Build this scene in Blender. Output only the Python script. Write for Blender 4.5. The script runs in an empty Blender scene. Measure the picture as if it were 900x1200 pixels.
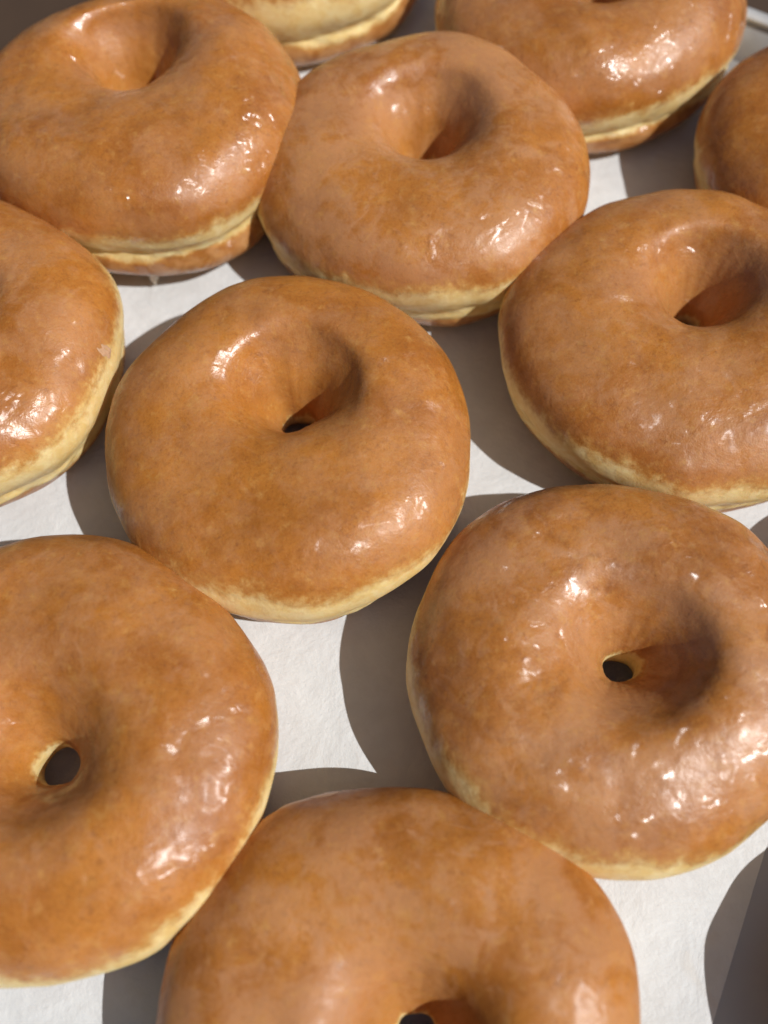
import bpy, math
import numpy as np

scene = bpy.context.scene
col = scene.collection
CM = 0.01

# ------------------------------------------------------------------ noise
_rs = np.random.RandomState(11)
_perm = np.tile(_rs.permutation(256), 3)
_g = _rs.normal(size=(256, 3)); _g /= np.linalg.norm(_g, axis=1)[:, None]

def perlin(P):
    """gradient noise, P (...,3) -> (...)"""
    sh = P.shape[:-1]; P = P.reshape(-1, 3)
    i = np.floor(P).astype(int); f = P - i; i &= 255
    u = f * f * f * (f * (f * 6 - 15) + 10)
    out = 0
    for dx in (0, 1):
        wx = u[:, 0] if dx else 1 - u[:, 0]
        for dy in (0, 1):
            wy = u[:, 1] if dy else 1 - u[:, 1]
            for dz in (0, 1):
                wz = u[:, 2] if dz else 1 - u[:, 2]
                h = _perm[_perm[_perm[i[:, 0] + dx] + i[:, 1] + dy] + i[:, 2] + dz]
                g = _g[h]
                d = g[:, 0] * (f[:, 0] - dx) + g[:, 1] * (f[:, 1] - dy) + g[:, 2] * (f[:, 2] - dz)
                out = out + wx * wy * wz * d
    return (out * 1.5).reshape(sh)

def sstep(a, b, x):
    t = np.clip((x - a) / (b - a), 0, 1)
    return t * t * (3 - 2 * t)

# ------------------------------------------------------------------ mesh helpers
def grid_faces(nu, nv, close_u, close_v):
    iu = np.arange(nu if close_u else nu - 1); iv = np.arange(nv if close_v else nv - 1)
    U, V = np.meshgrid(iu, iv, indexing='ij')
    U2 = (U + 1) % nu; V2 = (V + 1) % nv
    return np.stack([U * nv + V, U2 * nv + V, U2 * nv + V2, U * nv + V2], -1).reshape(-1, 4)

def make_mesh(name, co, quads, mat, attrs=None, normals=None):
    me = bpy.data.meshes.new(name)
    n = len(co); m = len(quads)
    me.vertices.add(n); me.vertices.foreach_set('co', np.ascontiguousarray(co, dtype=np.float32).ravel())
    me.loops.add(m * 4); me.loops.foreach_set('vertex_index', quads.astype(np.int32).ravel())
    me.polygons.add(m); me.polygons.foreach_set('loop_start', np.arange(0, m * 4, 4, dtype=np.int32))
    me.update(calc_edges=True)
    me.polygons.foreach_set('use_smooth', np.ones(m, dtype=bool))
    for k, a in (attrs or {}).items():
        if a.ndim == 2:
            at = me.attributes.new(k, 'FLOAT_VECTOR', 'POINT'); at.data.foreach_set('vector', a.astype(np.float32).ravel())
        else:
            at = me.attributes.new(k, 'FLOAT', 'POINT'); at.data.foreach_set('value', a.astype(np.float32).ravel())
    if normals is not None:
        me.normals_split_custom_set_from_vertices([tuple(v) for v in normals])
    me.materials.append(mat)
    me.validate()
    return me

def link(name, me, parent=None, loc=(0, 0, 0)):
    o = bpy.data.objects.new(name, me); col.objects.link(o)
    o.location = loc
    if parent is not None:
        o.parent = parent
    return o

def sub(me, co, quads, mask, mat, attrs, normals, name):
    q = quads[mask]
    used = np.unique(q); rem = np.full(len(co), -1); rem[used] = np.arange(len(used))
    return make_mesh(name, co[used], rem[q], mat, {k: a[used] for k, a in attrs.items()}, normals[used])

# ------------------------------------------------------------------ materials
class NT:
    def __init__(s, name):
        s.mat = bpy.data.materials.new(name); s.mat.use_nodes = True
        s.t = s.mat.node_tree; s.n = s.t.nodes
        s.bsdf = s.n['Principled BSDF']
    def node(s, typ, **kw):
        x = s.n.new(typ)
        for k, v in kw.items():
            if k.startswith('i_'):
                x.inputs[k[2:].replace('_', ' ')].default_value = v
            else:
                setattr(x, k, v)
        return x
    def link(s, a, b): s.t.links.new(a, b)
    def put(s, v, sock):
        if hasattr(v, 'node'): s.link(v, sock)
        else: sock.default_value = v
    def attr(s, name, vec=False):
        a = s.node('ShaderNodeAttribute', attribute_name=name)
        return a.outputs['Vector' if vec else 'Fac']
    def noise(s, vec, scale, detail=3, rough=0.55, dist=0.0):
        x = s.node('ShaderNodeTexNoise')
        s.link(vec, x.inputs['Vector']); x.inputs['Scale'].default_value = scale
        x.inputs['Detail'].default_value = detail; x.inputs['Roughness'].default_value = rough
        x.inputs['Distortion'].default_value = dist
        return x.outputs['Fac']
    def ramp(s, v, a, b, lo=0.0, hi=1.0, smooth=True):
        x = s.node('ShaderNodeMapRange'); x.interpolation_type = 'SMOOTHSTEP' if smooth else 'LINEAR'
        s.put(v, x.inputs['Value']); s.put(a, x.inputs['From Min']); s.put(b, x.inputs['From Max'])
        s.put(lo, x.inputs['To Min']); s.put(hi, x.inputs['To Max'])
        return x.outputs['Result']
    def math(s, op, a, b=0.0, clamp=False):
        x = s.node('ShaderNodeMath', operation=op); x.use_clamp = clamp
        s.put(a, x.inputs[0]); s.put(b, x.inputs[1]); return x.outputs[0]
    def mix(s, f, a, b):
        x = s.node('ShaderNodeMix', data_type='RGBA')
        s.put(f, x.inputs[0])
        for v, sock in ((a, x.inputs[6]), (b, x.inputs[7])):
            if isinstance(v, tuple): sock.default_value = (*v, 1)
            else: s.link(v, sock)
        return x.outputs[2]
    def bump(s, h, strength, dist, normal=None):
        x = s.node('ShaderNodeBump'); x.inputs['Strength'].default_value = strength
        x.inputs['Distance'].default_value = dist; s.link(h, x.inputs['Height'])
        if normal is not None: s.link(normal, x.inputs['Normal'])
        return x.outputs['Normal']

def doughnut_material():
    m = NT('glazed_doughnut')
    P = m.attr('pat', True)              # position in cm plus a per-doughnut offset
    band = m.attr('band'); bottom = m.attr('bottom'); milk = m.attr('milk'); gloss = m.attr('gloss')
    # fried crust
    n1 = m.noise(P, 0.45, 4, 0.6, 0.6)
    n2 = m.noise(P, 1.3, 6, 0.66, 0.8)
    n3 = m.noise(P, 5.5, 5, 0.68, 0.3)
    crust = m.mix(m.ramp(n1, 0.32, 0.68), (0.365, 0.118, 0.0100), (0.51, 0.188, 0.022))
    crust = m.mix(m.math('MULTIPLY', m.ramp(n2, 0.50, 0.70), m.attr('mottle')), crust, (0.22, 0.062, 0.007))
    crust = m.mix(m.math('MULTIPLY', m.ramp(n3, 0.52, 0.70), 0.46), crust, (0.21, 0.06, 0.007))
    n4 = m.noise(P, 15.0, 4, 0.7)
    crust = m.mix(m.math('MULTIPLY', m.ramp(n4, 0.50, 0.70), 0.38), crust, (0.23, 0.066, 0.007))
    crust = m.mix(m.math('MULTIPLY', m.ramp(n4, 0.46, 0.28), 0.22), crust, (0.62, 0.28, 0.065))
    # dried sugar glaze: thin milky film in wide patches, broken by finer gaps
    f1 = m.noise(P, 0.38, 3, 0.55, 0.8)
    f2 = m.noise(P, 1.5, 6, 0.68, 0.8)
    film = m.ramp(m.math('ADD', m.math('MULTIPLY', f1, 0.6), m.math('MULTIPLY', f2, 0.4)), 0.42, 0.58)
    grain = m.ramp(m.noise(P, 9.0, 4, 0.7), 0.35, 0.6)
    film = m.math('MULTIPLY', film, m.ramp(grain, 0, 1, 0.7, 1.0))
    film = m.math('MULTIPLY', film, milk)
    film = m.math('ADD', film, m.math('MULTIPLY', milk, 0.12), True)
    f3 = m.noise(P, 0.9, 5, 0.62, 2.2)
    film = m.math('ADD', film, m.math('MULTIPLY', m.math('MULTIPLY', m.ramp(f3, 0.54, 0.66), milk), 0.5), True)
    crust = m.mix(m.math('MULTIPLY', film, 0.48), crust, (0.57, 0.300, 0.152))
    # the hole's wall stays paler and more golden, with little film
    hol = m.math('MULTIPLY', m.attr('hole'), m.ramp(n2, 0.3, 0.6, 0.45, 1.0))
    crust = m.mix(m.math('MULTIPLY', hol, 0.42), crust, (0.50, 0.24, 0.06))
    # underside crust, a bit paler and pinker under the glaze
    b1 = m.noise(P, 1.8, 4, 0.6, 0.4)
    bot = m.mix(m.ramp(b1, 0.35, 0.65), (0.38, 0.145, 0.03), (0.54, 0.27, 0.10))
    crust = m.mix(bottom, crust, bot)
    # pale proof line
    c1 = m.noise(P, 2.2, 5, 0.6, 0.5)
    dough = m.mix(m.ramp(c1, 0.3, 0.7), (0.80, 0.56, 0.21), (0.88, 0.70, 0.35))
    jag = m.math('MULTIPLY', m.math('SUBTRACT', m.noise(P, 3.5, 5, 0.65), 0.5), 1.25)
    bw = m.ramp(m.math('ADD', band, jag), 0.22, 0.85)
    tint = m.mix(m.ramp(m.math('ADD', band, jag), 0.0, 0.5), crust, (0.58, 0.29, 0.075))
    colr = m.mix(bw, tint, dough)
    m.link(colr, m.bsdf.inputs['Base Color'])
    # surface relief
    h1 = m.noise(P, 1.5, 3, 0.5, 0.4)
    h2 = m.noise(P, 4.5, 4, 0.6, 0.3)
    h3 = m.noise(P, 22.0, 3, 0.6)
    vor = m.node('ShaderNodeTexVoronoi'); vor.inputs['Scale'].default_value = 2.3
    m.link(P, vor.inputs['Vector'])
    pit = m.ramp(vor.outputs['Distance'], 0.03, 0.13)
    nb = m.bump(h2, 0.35, 0.0006)
    nb = m.bump(pit, 0.15, 0.0003, nb)
    base_n = m.bump(h3, 0.40, 0.00014, nb)
    m.link(base_n, m.bsdf.inputs['Normal'])
    r1 = m.noise(P, 0.95, 1.5, 0.42, 0.8)
    r2 = m.noise(P, 3.0, 1.5, 0.45, 0.5)
    where = m.ramp(m.noise(P, 0.55, 2, 0.5), 0.34, 0.58, 0.3, 1.0)
    rip = m.math('MULTIPLY', m.math('ADD', r1, m.math('MULTIPLY', r2, 0.17)), where)
    rb = m.node('ShaderNodeBump'); rb.inputs['Distance'].default_value = 0.0040
    m.link(rip, rb.inputs['Height']); m.link(m.ramp(gloss, 0.2, 1.0, 0.35, 1.0, False), rb.inputs['Strength'])
    nb2 = m.bump(h2, 0.30, 0.00015, rb.outputs['Normal'])
    nb2 = m.bump(h3, 0.40, 0.00010, nb2)
    wet = m.ramp(m.noise(P, 0.8, 5, 0.65, 0.8), 0.34, 0.62)
    rough = m.ramp(m.math('MULTIPLY', wet, gloss), 0, 1, 0.52, 0.33)
    m.link(m.mix(bw, rough, (0.6, 0.6, 0.6)), m.bsdf.inputs['Roughness'])
    m.link(m.ramp(gloss, 0.2, 1.0, 0.16, 0.6, False), m.bsdf.inputs['Specular IOR Level'])
    cw = m.math('MULTIPLY', m.ramp(wet, 0, 1, 0.25, 1.0), m.ramp(bw, 0, 1, 1.0, 0.45))
    cw = m.math('MULTIPLY', cw, gloss, True)
    m.link(cw, m.bsdf.inputs['Coat Weight'])
    m.link(m.ramp(m.math('MULTIPLY', wet, gloss), 0, 1, 0.32, 0.18), m.bsdf.inputs['Coat Roughness'])
    m.bsdf.inputs['Coat IOR'].default_value = 1.45
    m.link(nb2, m.bsdf.inputs['Coat Normal'])
    m.bsdf.inputs['Subsurface Weight'].default_value = 0.28
    m.bsdf.inputs['Subsurface Radius'].default_value = (1.0, 0.6, 0.3)
    m.bsdf.inputs['Subsurface Scale'].default_value = 0.005
    return m.mat

def glaze_material(name, c0, c1):
    m = NT(name)
    tc = m.node('ShaderNodeTexCoord').outputs['Object']
    n = m.noise(tc, 400, 3)
    m.link(m.mix(n, c0, c1), m.bsdf.inputs['Base Color'])
    m.bsdf.inputs['Roughness'].default_value = 0.32
    m.bsdf.inputs['Subsurface Weight'].default_value = 0.3
    m.bsdf.inputs['Subsurface Radius'].default_value = (1, 0.8, 0.6)
    m.bsdf.inputs['Subsurface Scale'].default_value = 0.002
    m.link(m.bump(n, 0.3, 0.0005), m.bsdf.inputs['Normal'])
    return m.mat

def paper_material():
    m = NT('parchment')
    tc = m.node('ShaderNodeTexCoord').outputs['Object']
    a = m.noise(tc, 55, 6, 0.65, 0.3); b = m.noise(tc, 260, 5, 0.7); c = m.noise(tc, 1500, 2, 0.6)
    colr = m.mix(m.ramp(a, 0.3, 0.7), (0.61, 0.622, 0.62), (0.70, 0.713, 0.712))
    colr = m.mix(m.math('MULTIPLY', m.ramp(b, 0.48, 0.7), 0.35), colr, (0.60, 0.59, 0.575))
    g = m.ramp(m.noise(tc, 38, 3, 0.5, 0.5), 0.66, 0.72)      # faint grease marks
    colr = m.mix(m.math('MULTIPLY', g, 0.45), colr, (0.60, 0.56, 0.50))
    m.link(colr, m.bsdf.inputs['Base Color'])
    m.bsdf.inputs['Roughness'].default_value = 0.62
    m.bsdf.inputs['Specular IOR Level'].default_value = 0.5
    nb = m.bump(a, 0.25, 0.004); nb = m.bump(b, 0.25, 0.0008, nb); nb = m.bump(c, 0.25, 0.00012, nb)
    m.link(nb, m.bsdf.inputs['Normal'])
    return m.mat

def metal_material(name, c0, c1):
    m = NT(name)
    tc = m.node('ShaderNodeTexCoord').outputs['Object']
    a = m.noise(tc, 60, 5, 0.6)
    m.link(m.mix(a, c0, c1), m.bsdf.inputs['Base Color'])
    m.bsdf.inputs['Metallic'].default_value = 0.55
    m.link(m.ramp(a, 0.3, 0.7, 0.42, 0.58), m.bsdf.inputs['Roughness'])
    return m.mat

def table_material():
    m = NT('dark_table')
    tc = m.node('ShaderNodeTexCoord').outputs['Object']
    a = m.noise(tc, 30, 5, 0.6)
    m.link(m.mix(a, (0.050, 0.029, 0.017), (0.085, 0.050, 0.028)), m.bsdf.inputs['Base Color'])
    m.bsdf.inputs['Roughness'].default_value = 0.6
    return m.mat

M_D = doughnut_material(); M_G = glaze_material('sugar_glaze', (0.74, 0.62, 0.48), (0.80, 0.72, 0.60)); M_F = glaze_material('thin_sugar_film', (0.54, 0.29, 0.15), (0.64, 0.42, 0.27)); M_P = paper_material(); M_T = metal_material('tray_aluminium', (0.36, 0.35, 0.34), (0.48, 0.47, 0.455)); M_R = metal_material('rolled_rim_aluminium', (0.62, 0.61, 0.59), (0.74, 0.73, 0.71)); M_B = table_material()

# ------------------------------------------------------------------ doughnut
# control points of the closed cross-section: (a, b, c, z, w)
#   radius = a*R + b*rh + c,  height = z*H,  w = how far the hole's own centre offset applies
CTRL = np.array([
    (0, 1, 0.60, 0.00, 1.0),    # 0 underside, next to the hole
    (.55, .45, 0.0, -0.005, .5),
    (1, 0, -1.25, 0.00, 0.0),   # 2 foot
    (1, 0, -0.66, 0.05, 0.0),
    (1, 0, -0.32, 0.15, 0.0),   # 4 bottom crust
    (1, 0, -0.20, 0.27, 0.0),
    (1, 0, -0.17, 0.37, 0.0),   # 6 proof line
    (1, 0, -0.04, 0.47, 0.0),
    (1, 0, 0.00, 0.57, 0.0),    # 8 widest
    (1, 0, -0.12, 0.70, 0.0),
    (1, 0, -0.50, 0.845, 0.0),  # 10
    (1, 0, -1.15, 0.95, 0.10),
    (.75, .25, -1.0, 1.00, 0.35),
    (.42, .58, -0.33, .980, 0.75),  # 13 crown, inner side
    (0, 1, 0.96, 0.87, 1.0),
    (0, 1, 0.60, 0.69, 1.0),    # 15
    (0, 1, 0.31, 0.47, 1.0),
    (0, 1, 0.02, 0.29, 1.0),    # 17 throat
    (0, 1, 0.12, 0.14, 1.0),
])
NC = len(CTRL)

def spline(ns):
    fine = np.linspace(0, NC, ns * 8 + 1)[:-1]
    def ev(s):
        i = np.floor(s).astype(int); t = (s - i)[:, None]
        p0, p1, p2, p3 = (CTRL[(i + k) % NC] for k in (-1, 0, 1, 2))
        return 0.5 * (2 * p1 + (p2 - p0) * t + (2 * p0 - 5 * p1 + 4 * p2 - p3) * t ** 2 + (3 * p1 - p0 - 3 * p2 + p3) * t ** 3)
    e = ev(fine)
    r = e[:, 0] * 4.7 + e[:, 1] * 0.75 + e[:, 2]; z = e[:, 3] * 3.5
    d = np.hypot(np.roll(r, -1) - r, np.roll(z, -1) - z)
    # fewer samples on the hidden underside
    d = d * np.where((fine < 2.5), 0.15, 1.0)
    cum = np.concatenate([[0], np.cumsum(d)])
    tgt = np.linspace(0, cum[-1], ns + 1)[:-1]
    s = np.interp(tgt, cum, np.append(fine, NC))
    return s, ev(s)

def ang(x): return math.radians(x)

def build_doughnut(seed, x, y, R, H, hx, hy, rh, label, tilt=(0, 0), lift=0.0, ecc=(0.02, 0), blo=4.9, bhi=7.5, foot=0.0,
                   milk=0.6, crease=0.0, lump=1.0, hole_ecc=(0.09, 10), wedge=(0.05, 0), res=(360, 170), slump=0.0,
                   bdir=None, nubs=(), gloss=0.7, bowl=1.0, mottle=0.2, li=16.85):
    ns, nphi = res[1], res[0]
    rs = np.random.RandomState(seed)
    s, E = spline(ns)
    ph = np.linspace(0, 2 * np.pi, nphi, endpoint=False)
    Rp = R * (1 + ecc[0] * np.cos(2 * (ph - ang(ecc[1]))) + 0.013 * np.cos(3 * ph + rs.uniform(0, 6)) + 0.008 * np.cos(5 * ph + rs.uniform(0, 6)))
    hp = rh * (1 + hole_ecc[0] * np.cos(2 * (ph - ang(hole_ecc[1]))) + 0.06 * np.cos(3 * ph + rs.uniform(0, 6)))
    Hp = H * (1 + wedge[0] * np.cos(ph - ang(wedge[1])))
    cz = E[:, 2].copy()
    cz -= (1 - bowl) * (0.16 * np.exp(-((s - 15) / 0.7) ** 2) + 0.24 * np.exp(-((s - 16) / 0.7) ** 2))
    cz += foot * np.exp(-((s - 4.0) / 1.3) ** 2)
    cz -= crease * np.exp(-((s - 5.7) / 0.55) ** 2)
    rad = E[:, 0][None] * Rp[:, None] + E[:, 1][None] * hp[:, None] + cz[None]
    zz = E[:, 3][None] * Hp[:, None]
    w = E[:, 4][None]
    co = np.stack([rad * np.cos(ph)[:, None] + w * hx, rad * np.sin(ph)[:, None] + w * hy, zz], -1)
    off = rs.uniform(-60, 60, 3)
    def nrm(c):
        du = np.roll(c, -1, 0) - np.roll(c, 1, 0); dv = np.roll(c, -1, 1) - np.roll(c, 1, 1)
        n = np.cross(du, dv); return n / np.maximum(np.linalg.norm(n, axis=-1, keepdims=True), 1e-9)
    N = nrm(co)
    Pn = co + off
    top = sstep(1.5, 3.5, s)[None]
    d = 0.17 * perlin(Pn / 3.0) + 0.05 * perlin(Pn / 1.25 + 7) + 0.010 * perlin(Pn / 0.55 + 3)
    # wrinkles running into the hole
    win = np.exp(-((s - 15.3) / 1.5) ** 2)[None]
    rad_dir = np.stack([np.cos(ph) * 2.6, np.sin(ph) * 2.6, np.zeros_like(ph)], -1)[:, None, :] + np.stack([s * 0, s * 0, s * 0.28], -1)[None]
    d = d + win * (0.045 * perlin(rad_dir * 0.5 + off) + 0.02 * perlin(rad_dir * 1.6 + off))
    for (na, s0, amp, wa, ws) in nubs:    # folds and lumps of dough in the hole
        da = (ph - ang(na) + np.pi) % (2 * np.pi) - np.pi
        d = d + amp * np.exp(-(da / ang(wa)) ** 2)[:, None] * np.exp(-((s - s0) / ws) ** 2)[None]
    d = d * (1 - 0.55 * np.exp(-((s - 16.6) / 1.3) ** 2))[None]
    # torn, uneven proof line
    wb = np.exp(-((s - 5.6) / 1.0) ** 2)[None]
    d = d + wb * (0.08 * perlin(Pn * np.array([1.0, 1.0, 2.4]) + 20) + 0.04 * perlin(Pn * np.array([2.6, 2.6, 5.0]) + 9))
    co = co + N * (d * lump * top)[..., None]
    N = nrm(co)
    # pale band mask (outer ring and ring in the hole), uneven along its edge
    ring = np.stack([np.cos(ph) * 2.2, np.sin(ph) * 2.2, ph * 0], -1)[:, None, :] + off
    wob = 0.55 * perlin(ring) + 0.25 * perlin(ring * 3.1)
    lo = blo + 0.6 * perlin(ring * 0.9 + 5) + 0.3 * perlin(ring * 3 + 5); hi = bhi + wob
    if bdir is not None:   # proof line wider on one side
        hi = hi + bdir[0] * np.cos(ph - ang(bdir[1]))[:, None]
    S = np.broadcast_to(s[None], (nphi, ns))
    band_o = np.minimum(sstep(lo - 0.5, lo + 0.5, S), 1 - sstep(hi - 0.9, hi + 1.1, S))
    li = li + 0.5 * wob; ui = 18.2
    band_i = np.minimum(sstep(li - 0.4, li + 0.4, S), 1 - sstep(ui - 0.3, ui + 0.3, S))
    band = np.maximum(band_o, band_i)
    bottom = np.where((S < lo) | (S > ui), 1.0, 0.0) * np.ones_like(S)
    bottom = np.maximum(1 - sstep(lo - 0.3, lo + 0.3, S), sstep(ui - 0.3, ui + 0.3, S))
    attrs = {'band': band.ravel(), 'bottom': bottom.ravel(), 'milk': np.full(band.size, milk), 'mottle': np.full(band.size, mottle), 'hole': np.broadcast_to(np.exp(-((s - 15.9) / 1.15) ** 2)[None], S.shape).ravel().copy(),
             'gloss': np.full(band.size, gloss), 'pat': (co + off).reshape(-1, 3)}
    # tilt and rest on the paper
    tx, ty = ang(tilt[0]), ang(tilt[1])
    Rx = np.array([[1, 0, 0], [0, math.cos(tx), -math.sin(tx)], [0, math.sin(tx), math.cos(tx)]])
    Ry = np.array([[math.cos(ty), 0, math.sin(ty)], [0, 1, 0], [-math.sin(ty), 0, math.cos(ty)]])
    T = Rx @ Ry
    co = co @ T.T; N = N @ T.T
    zmin = co[..., 2].min()
    co[..., 2] += -zmin + lift + 0.03
    co = co.reshape(-1, 3); N = N.reshape(-1, 3)
    q = grid_faces(nphi, ns, True, True)
    Sf = S.ravel()[q].mean(1) if False else S.ravel()[q[:, 0]]
    lof = np.broadcast_to(lo, S.shape).ravel()[q[:, 0]]; hif = np.broadcast_to(hi, S.shape).ravel()[q[:, 0]]
    lif = np.broadcast_to(li, S.shape).ravel()[q[:, 0]]
    top_m = (Sf >= hif) & (Sf < lif)
    ob = (Sf >= lof) & (Sf < hif); ib = (Sf >= lif) & (Sf < ui)
    bot_m = ~(top_m | ob | ib)
    root = bpy.data.objects.new('glazed_doughnut', None); col.objects.link(root)
    root.empty_display_size = 0.02
    root.location = (x * CM, y * CM, 0)
    root['label'] = label; root['category'] = 'doughnut'; root['group'] = 'glazed ring doughnuts on the paper-lined tray'
    for nm, mk in (('top_crust', top_m), ('pale_band', ob), ('hole_band', ib), ('bottom_crust', bot_m)):
        link(nm, sub(None, co * CM, q, mk, M_D, attrs, N, nm), root)
    return root, co.reshape(nphi, ns, 3), N.reshape(nphi, ns, 3), s

DN = {
 'A': dict(seed=1, x=-2.36, y=10.61, R=4.57, H=3.5, hx=.15, hy=0.8, rh=0.42, gloss=.6, milk=.55, ecc=(.012, 100), bhi=7.7, bdir=(1.4, -95), nubs=((95, 15.8, .26, 45, 1.6),), bowl=0.3,
   label='glazed doughnut in the middle of the photo with a small slanted hole'),
 'B': dict(seed=2, x=1.09, y=19.16, R=4.64, H=3.5, hx=.15, hy=0.75, rh=0.4, milk=1.15, bhi=7.6, nubs=((80, 16, .12, 40, 1.3),), bdir=(.9, -95), bowl=.7,
   label='milky glazed doughnut directly behind the central one, between the two shiny upper corner doughnuts'),
 'C': dict(seed=3, x=7.92, y=13.51, R=4.72, H=3.4, hx=0.35, hy=1.0, rh=0.32, milk=.7, bhi=7.9, bdir=(.9, 240), nubs=(), bowl=.6,
   label='glazed doughnut at the right edge with a wide pale band along its left side'),
 'D': dict(seed=4, x=5.14, y=4.88, R=4.6, H=3.4, hx=.35, hy=.05, rh=0.4, milk=1.0, bhi=8.0, bdir=(1.4, -125), gloss=0.82, nubs=((262, 16.3, .16, 60, 1.0),), bowl=0.1, mottle=.5, li=16.2,
   label='mottled glazed doughnut in the lower right with cream dough ringing its small hole'),
 'E': dict(seed=5, x=-7.4, y=3.05, R=4.93, H=3.4, hx=.1, hy=-.3, rh=0.42, milk=.65, bhi=7.4, bdir=(1.7, -75), gloss=.6, bowl=0.1, li=16.3,
   label='large glazed doughnut in the lower left with a small dark see-through hole'),
 'F': dict(seed=6, x=.25, y=-2.33, R=4.77, H=3.1, hx=.4, hy=-0.2, rh=0.32, milk=1.1, bhi=7.5, bdir=(.8, 200), gloss=.3, bowl=1.0,
   label='smooth matte glazed doughnut cut off by the bottom edge of the photo'),
 'G': dict(seed=7, x=-11.7, y=13.2, R=4.75, H=3.5, hx=.2, hy=.3, rh=.7, milk=.7, gloss=.6, bhi=8.2, bdir=(.8,-60),
   label='doughnut cut off by the left edge with a pale band and a glaze flake'),
 'H': dict(seed=23, x=-6.98, y=20.75, R=4.7, H=3.7, hx=-.2, hy=1.25, rh=0.45, milk=0.6, gloss=1.0, crease=0.07, foot=0.2, blo=5.5, bhi=7.7, tilt=(-3, 0),
   label='shiny doughnut in the upper left with a pale glaze drip hanging from its base'),
 'I': dict(seed=9, x=6.3, y=25.5, R=4.6, H=3.7, hx=.3, hy=0.05, rh=0.45, milk=.6, gloss=1.0, crease=0.06, foot=0.2, blo=5.1, bhi=7.8, tilt=(0, 0),
   label='shiny doughnut in the upper right beside the grey wall and rim of the tray'),
 'J': dict(seed=10, x=13.5, y=19.9, R=4.3, H=3.5, hx=0, hy=.2, rh=.7, milk=.5,
   label='doughnut cut off by the right edge in front of the tray rim'),
 'K': dict(seed=12, x=-3.29, y=29.14, R=4.6, H=3.9, hx=0, hy=.2, rh=.7, milk=.5, crease=0.1, foot=0.2, blo=5.3, bhi=8.8,
   label='blurred doughnut at the top edge showing mostly its pale side and brown base'),
 'M': dict(seed=14, x=13.2, y=-3.0, R=4.4, H=3.4, hx=0, hy=.2, rh=.7, milk=.5, res=(180, 90),
   label='doughnut outside the lower right corner, only its curved shadow seen'),
 'N': dict(seed=15, x=14.4, y=5.4, R=4.1, H=3.4, hx=0, hy=.2, rh=.7, milk=.5, res=(180, 90),
   label='doughnut outside the right edge beside the mottled one, only its shadow seen'),
}
roots = {}
for k, kw in DN.items():
    roots[k] = build_doughnut(**kw)

def glaze_patch(key, name, phi0, s0, wphi, ws, thick, seed, rot=0.0, mat=None):
    # a lump of set sugar glaze lying on the crust, following its surface
    root, co, N, s = roots[key]
    nphi, ns = co.shape[:2]
    n1 = 48
    a = np.linspace(-1.3, 1.3, n1)
    A, B = np.meshgrid(a, a, indexing='ij')
    c_, s_ = math.cos(ang(rot)), math.sin(ang(rot))
    U = A * c_ - B * s_; V = A * s_ + B * c_
    pi = ((phi0 + A * wphi) % 360) / 360 * nphi
    si = np.interp(s0 + B * ws, s, np.arange(ns))
    def samp(G):
        i0 = np.floor(pi).astype(int) % nphi; i1 = (i0 + 1) % nphi; fi = (pi - np.floor(pi))[..., None]
        j0 = np.clip(np.floor(si).astype(int), 0, ns - 2); fj = (si - j0)[..., None]
        return (G[i0, j0] * (1 - fi) + G[i1, j0] * fi) * (1 - fj) + (G[i0, j0 + 1] * (1 - fi) + G[i1, j0 + 1] * fi) * fj
    P = samp(co); Nn = samp(N)
    rad2 = np.hypot(U, V) + 0.45 * perlin(np.stack([U * 1.6, V * 1.6, U * 0 + seed], -1)) + 0.10 * perlin(np.stack([U * 4, V * 4, U * 0 + seed + 9], -1))
    h = sstep(1.0, 0.45, rad2) * (0.75 + 0.5 * perlin(np.stack([U * 2.5, V * 2.5, U * 0 + seed + 3], -1)))
    P = P + Nn * (h * thick - 0.012)[..., None]
    keep = (rad2 < 1.02).ravel()
    q = grid_faces(n1, n1, False, False); q = q[keep[q].all(1)]
    used = np.unique(q); rem = np.full(n1 * n1, -1); rem[used] = np.arange(len(used))
    return link(name, make_mesh(name, P.reshape(-1, 3)[used] * CM, rem[q], mat or M_G), root)

glaze_patch('H', 'glaze_drip', -86, 2.5, 2.8, 0.9, 0.46, 5.5)
glaze_patch('G', 'glaze_flake', -5, 9.0, 2.6, 0.6, 0.03, 4.5, mat=M_F)
glaze_patch('I', 'glaze_smear', -136, 9.6, 5.0, 0.8, 0.03, 7.2, mat=M_F)
glaze_patch('F', 'glaze_smear', 112, 8.2, 11.0, 0.7, 0.04, 2.2, mat=M_F)

# ------------------------------------------------------------------ paper, tray, table
# tray axes: far edge runs along ux, right edge along -vy
th = ang(-29.0)
UX = np.array([math.cos(th), math.sin(th)]); VY = np.array([-math.sin(th), math.cos(th)])
def T2(u, v, z): 
    p = ORI + UX * u + VY * v; return (p[0], p[1], z)
ORI = np.array([11.35, 25.75])      # point on the far inner edge of the tray floor

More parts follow.
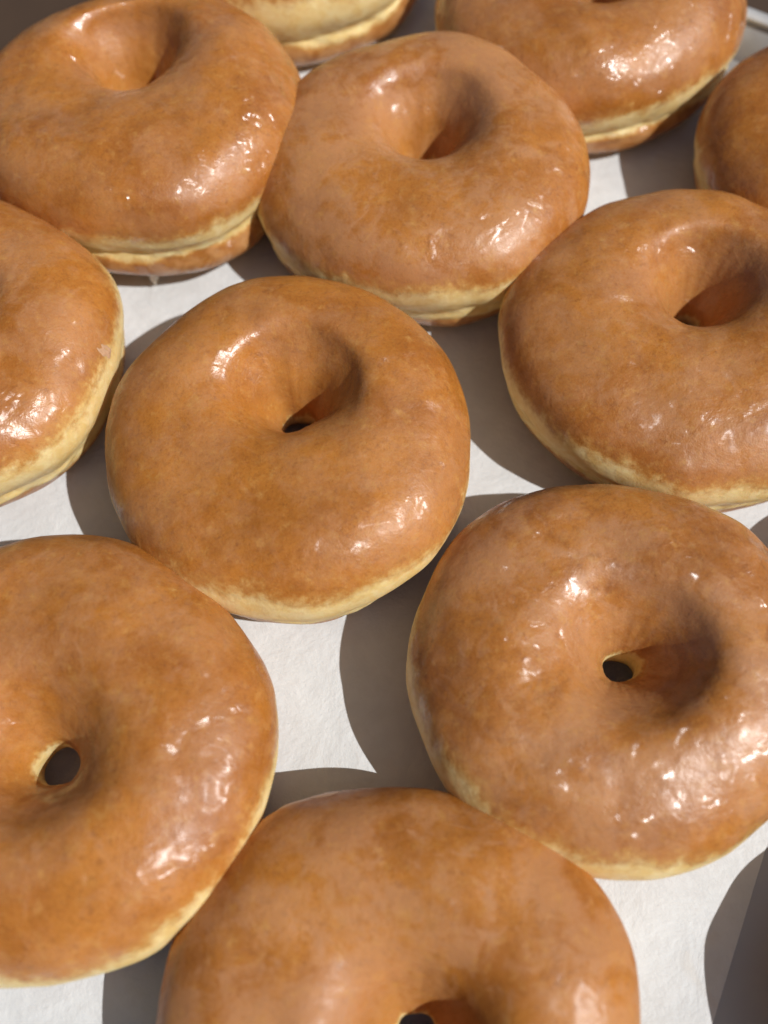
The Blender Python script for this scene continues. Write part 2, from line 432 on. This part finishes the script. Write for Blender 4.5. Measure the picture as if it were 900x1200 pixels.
def paper():
    # sheet in its own axes: right edge follows the line seen at the bottom right of the photo
    A = np.array([7.12, -2.53]); Bq = np.array([8.91, 1.23])
    e = (Bq - A) / np.linalg.norm(Bq - A); nrm_ = np.array([-e[1], e[0]])
    us = np.linspace(-26, 27, 140); ws = np.linspace(0, 46, 120)
    U, W = np.meshgrid(us, ws, indexing='ij')
    X = A[0] + e[0] * U + nrm_[0] * W; Y = A[1] + e[1] * U + nrm_[1] * W
    P = np.stack([X, Y, X * 0], -1)
    Z = 0.02 + 0.03 * (perlin(P / 5.0) + 0.5) * sstep(0, 2, W)
    # keep inside the tray
    v = (X - ORI[0]) * VY[0] + (Y - ORI[1]) * VY[1]
    sh = np.maximum(v + 1.3, 0)
    X = X - VY[0] * sh; Y = Y - VY[1] * sh; Z = Z + 0
    u = (X - ORI[0]) * UX[0] + (Y - ORI[1]) * UX[1]
    sh = np.maximum(-17.5 - u, 0)
    X = X + UX[0] * sh; Y = Y + UX[1] * sh
    co = np.stack([X, Y, Z], -1).reshape(-1, 3) * CM
    q = grid_faces(len(us), len(ws), False, False)
    o = link('parchment_paper', make_mesh('parchment_paper', co, q[:, ::-1], M_P))
    o['label'] = 'white baking parchment lining the tray under the doughnuts'; o['category'] = 'baking paper'
    return o

paper()

def box_strip(path_pts, prof, name, parent, mat):
    """sweep a 2-D profile (out, z) along a closed polygon with outward normals given"""
    n = len(path_pts); m = len(prof)
    co = np.zeros((n, m, 3))
    for i, (p, o) in enumerate(path_pts):
        for j, (a, z) in enumerate(prof):
            co[i, j] = (p[0] + o[0] * a, p[1] + o[1] * a, z)
    q = grid_faces(n, m, True, True)
    return link(name, make_mesh(name, co.reshape(-1, 3) * CM, q, mat), parent)

def rounded_rect(u0, u1, v0, v1, r, k=10):
    pts = []
    for cu, cv, a0 in ((u1 - r, v1 - r, 0), (u0 + r, v1 - r, 90), (u0 + r, v0 + r, 180), (u1 - r, v0 + r, 270)):
        for i in range(k + 1):
            a = ang(a0 + 90 * i / k)
            d = UX * math.cos(a) + VY * math.sin(a)
            p = ORI + UX * (cu + r * math.cos(a)) + VY * (cv + r * math.sin(a))
            pts.append((p, d))
    return pts

tray = bpy.data.objects.new('baking_tray', None); col.objects.link(tray)
tray['label'] = 'shallow grey metal baking tray with a pale rolled rim holding the doughnuts'; tray['category'] = 'tray'
rr = rounded_rect(-17.8, 20.5, -45, 0, 2.5)
wall_prof = [(0, -0.10), (0.0, 0.0), (0.12, 0.10), (0.42, 1.16), (0.56, 1.16), (0.26, 0.0), (0.12, -0.1)]
box_strip(rr, wall_prof, 'tray_wall', tray, M_T)
rim_prof = [(0.40 + 0.24 + 0.25 * math.cos(t), 1.20 + 0.13 * math.sin(t)) for t in np.linspace(0, 2 * np.pi, 13)[:-1]]
box_strip(rr, rim_prof, 'rolled_rim', tray, M_R)
# tray floor
fl = np.array([p for p, d in rr]); n = len(fl); c = fl.mean(0)
co = np.concatenate([np.c_[fl, np.full(n, 0.0)], np.c_[c[None] + (fl - c) * 0.02, np.full(n, 0.0)]])
q = np.array([(i, (i + 1) % n, n + (i + 1) % n, n + i) for i in range(n)])
link('tray_floor', make_mesh('tray_floor', co * CM, q, M_T), tray)

# table
def table():
    L = 150
    co = np.array([(-L, -L, -0.3), (L, -L, -0.3), (L, L, -0.3), (-L, L, -0.3)]) * CM
    o = link('table_top', make_mesh('table_top', co, np.array([(0, 1, 2, 3)]), M_B))
    o['kind'] = 'structure'
table()

# ------------------------------------------------------------------ light
SUN_EL, SUN_AZ = 50.0, -23.0      # azimuth measured from +X towards +Y
sv = np.array([math.cos(ang(SUN_EL)) * math.cos(ang(SUN_AZ)), math.cos(ang(SUN_EL)) * math.sin(ang(SUN_AZ)), math.sin(ang(SUN_EL))])
sd = bpy.data.lights.new('sun', 'SUN'); sd.energy = 5.0; sd.angle = ang(0.5); sd.color = (1.0, 0.985, 0.965)
so = bpy.data.objects.new('sun', sd); col.objects.link(so)
from mathutils import Vector
so.rotation_euler = Vector(sv).to_track_quat('Z', 'Y').to_euler()
so.location = Vector(sv) * 2

w = bpy.data.worlds.new('World'); scene.world = w; w.use_nodes = True
nt = w.node_tree; bg = nt.nodes['Background']
sky = nt.nodes.new('ShaderNodeTexSky'); sky.sky_type = 'NISHITA'; sky.sun_disc = False
sky.sun_elevation = ang(SUN_EL); sky.sun_rotation = ang(90 - SUN_AZ)
sky.air_density = 1.0; sky.dust_density = 2.5; sky.ozone_density = 0.6
hsv = nt.nodes.new('ShaderNodeHueSaturation'); hsv.inputs['Saturation'].default_value = 1.25
nt.links.new(sky.outputs[0], hsv.inputs['Color']); nt.links.new(hsv.outputs[0], bg.inputs['Color'])
bg.inputs['Strength'].default_value = 0.055

# ------------------------------------------------------------------ camera
cd = bpy.data.cameras.new('camera'); co_ = bpy.data.objects.new('camera', cd); col.objects.link(co_)
cd.sensor_fit = 'VERTICAL'; cd.sensor_height = 36.0; cd.sensor_width = 27.0; cd.lens = 36 * 1100.8 / 1200
cd.clip_start = 0.005; cd.clip_end = 50
co_.location = (0, 0, 23.06 * CM); co_.rotation_euler = (ang(90 - 67.67), 0, 0)
cd.dof.use_dof = True; cd.dof.focus_distance = 0.225; cd.dof.aperture_fstop = 7.0
scene.camera = co_

scene.view_settings.view_transform = 'Standard'; scene.view_settings.look = 'None'
scene.view_settings.exposure = -0.40; scene.view_settings.gamma = 1.0
scene.view_settings.use_curve_mapping = False
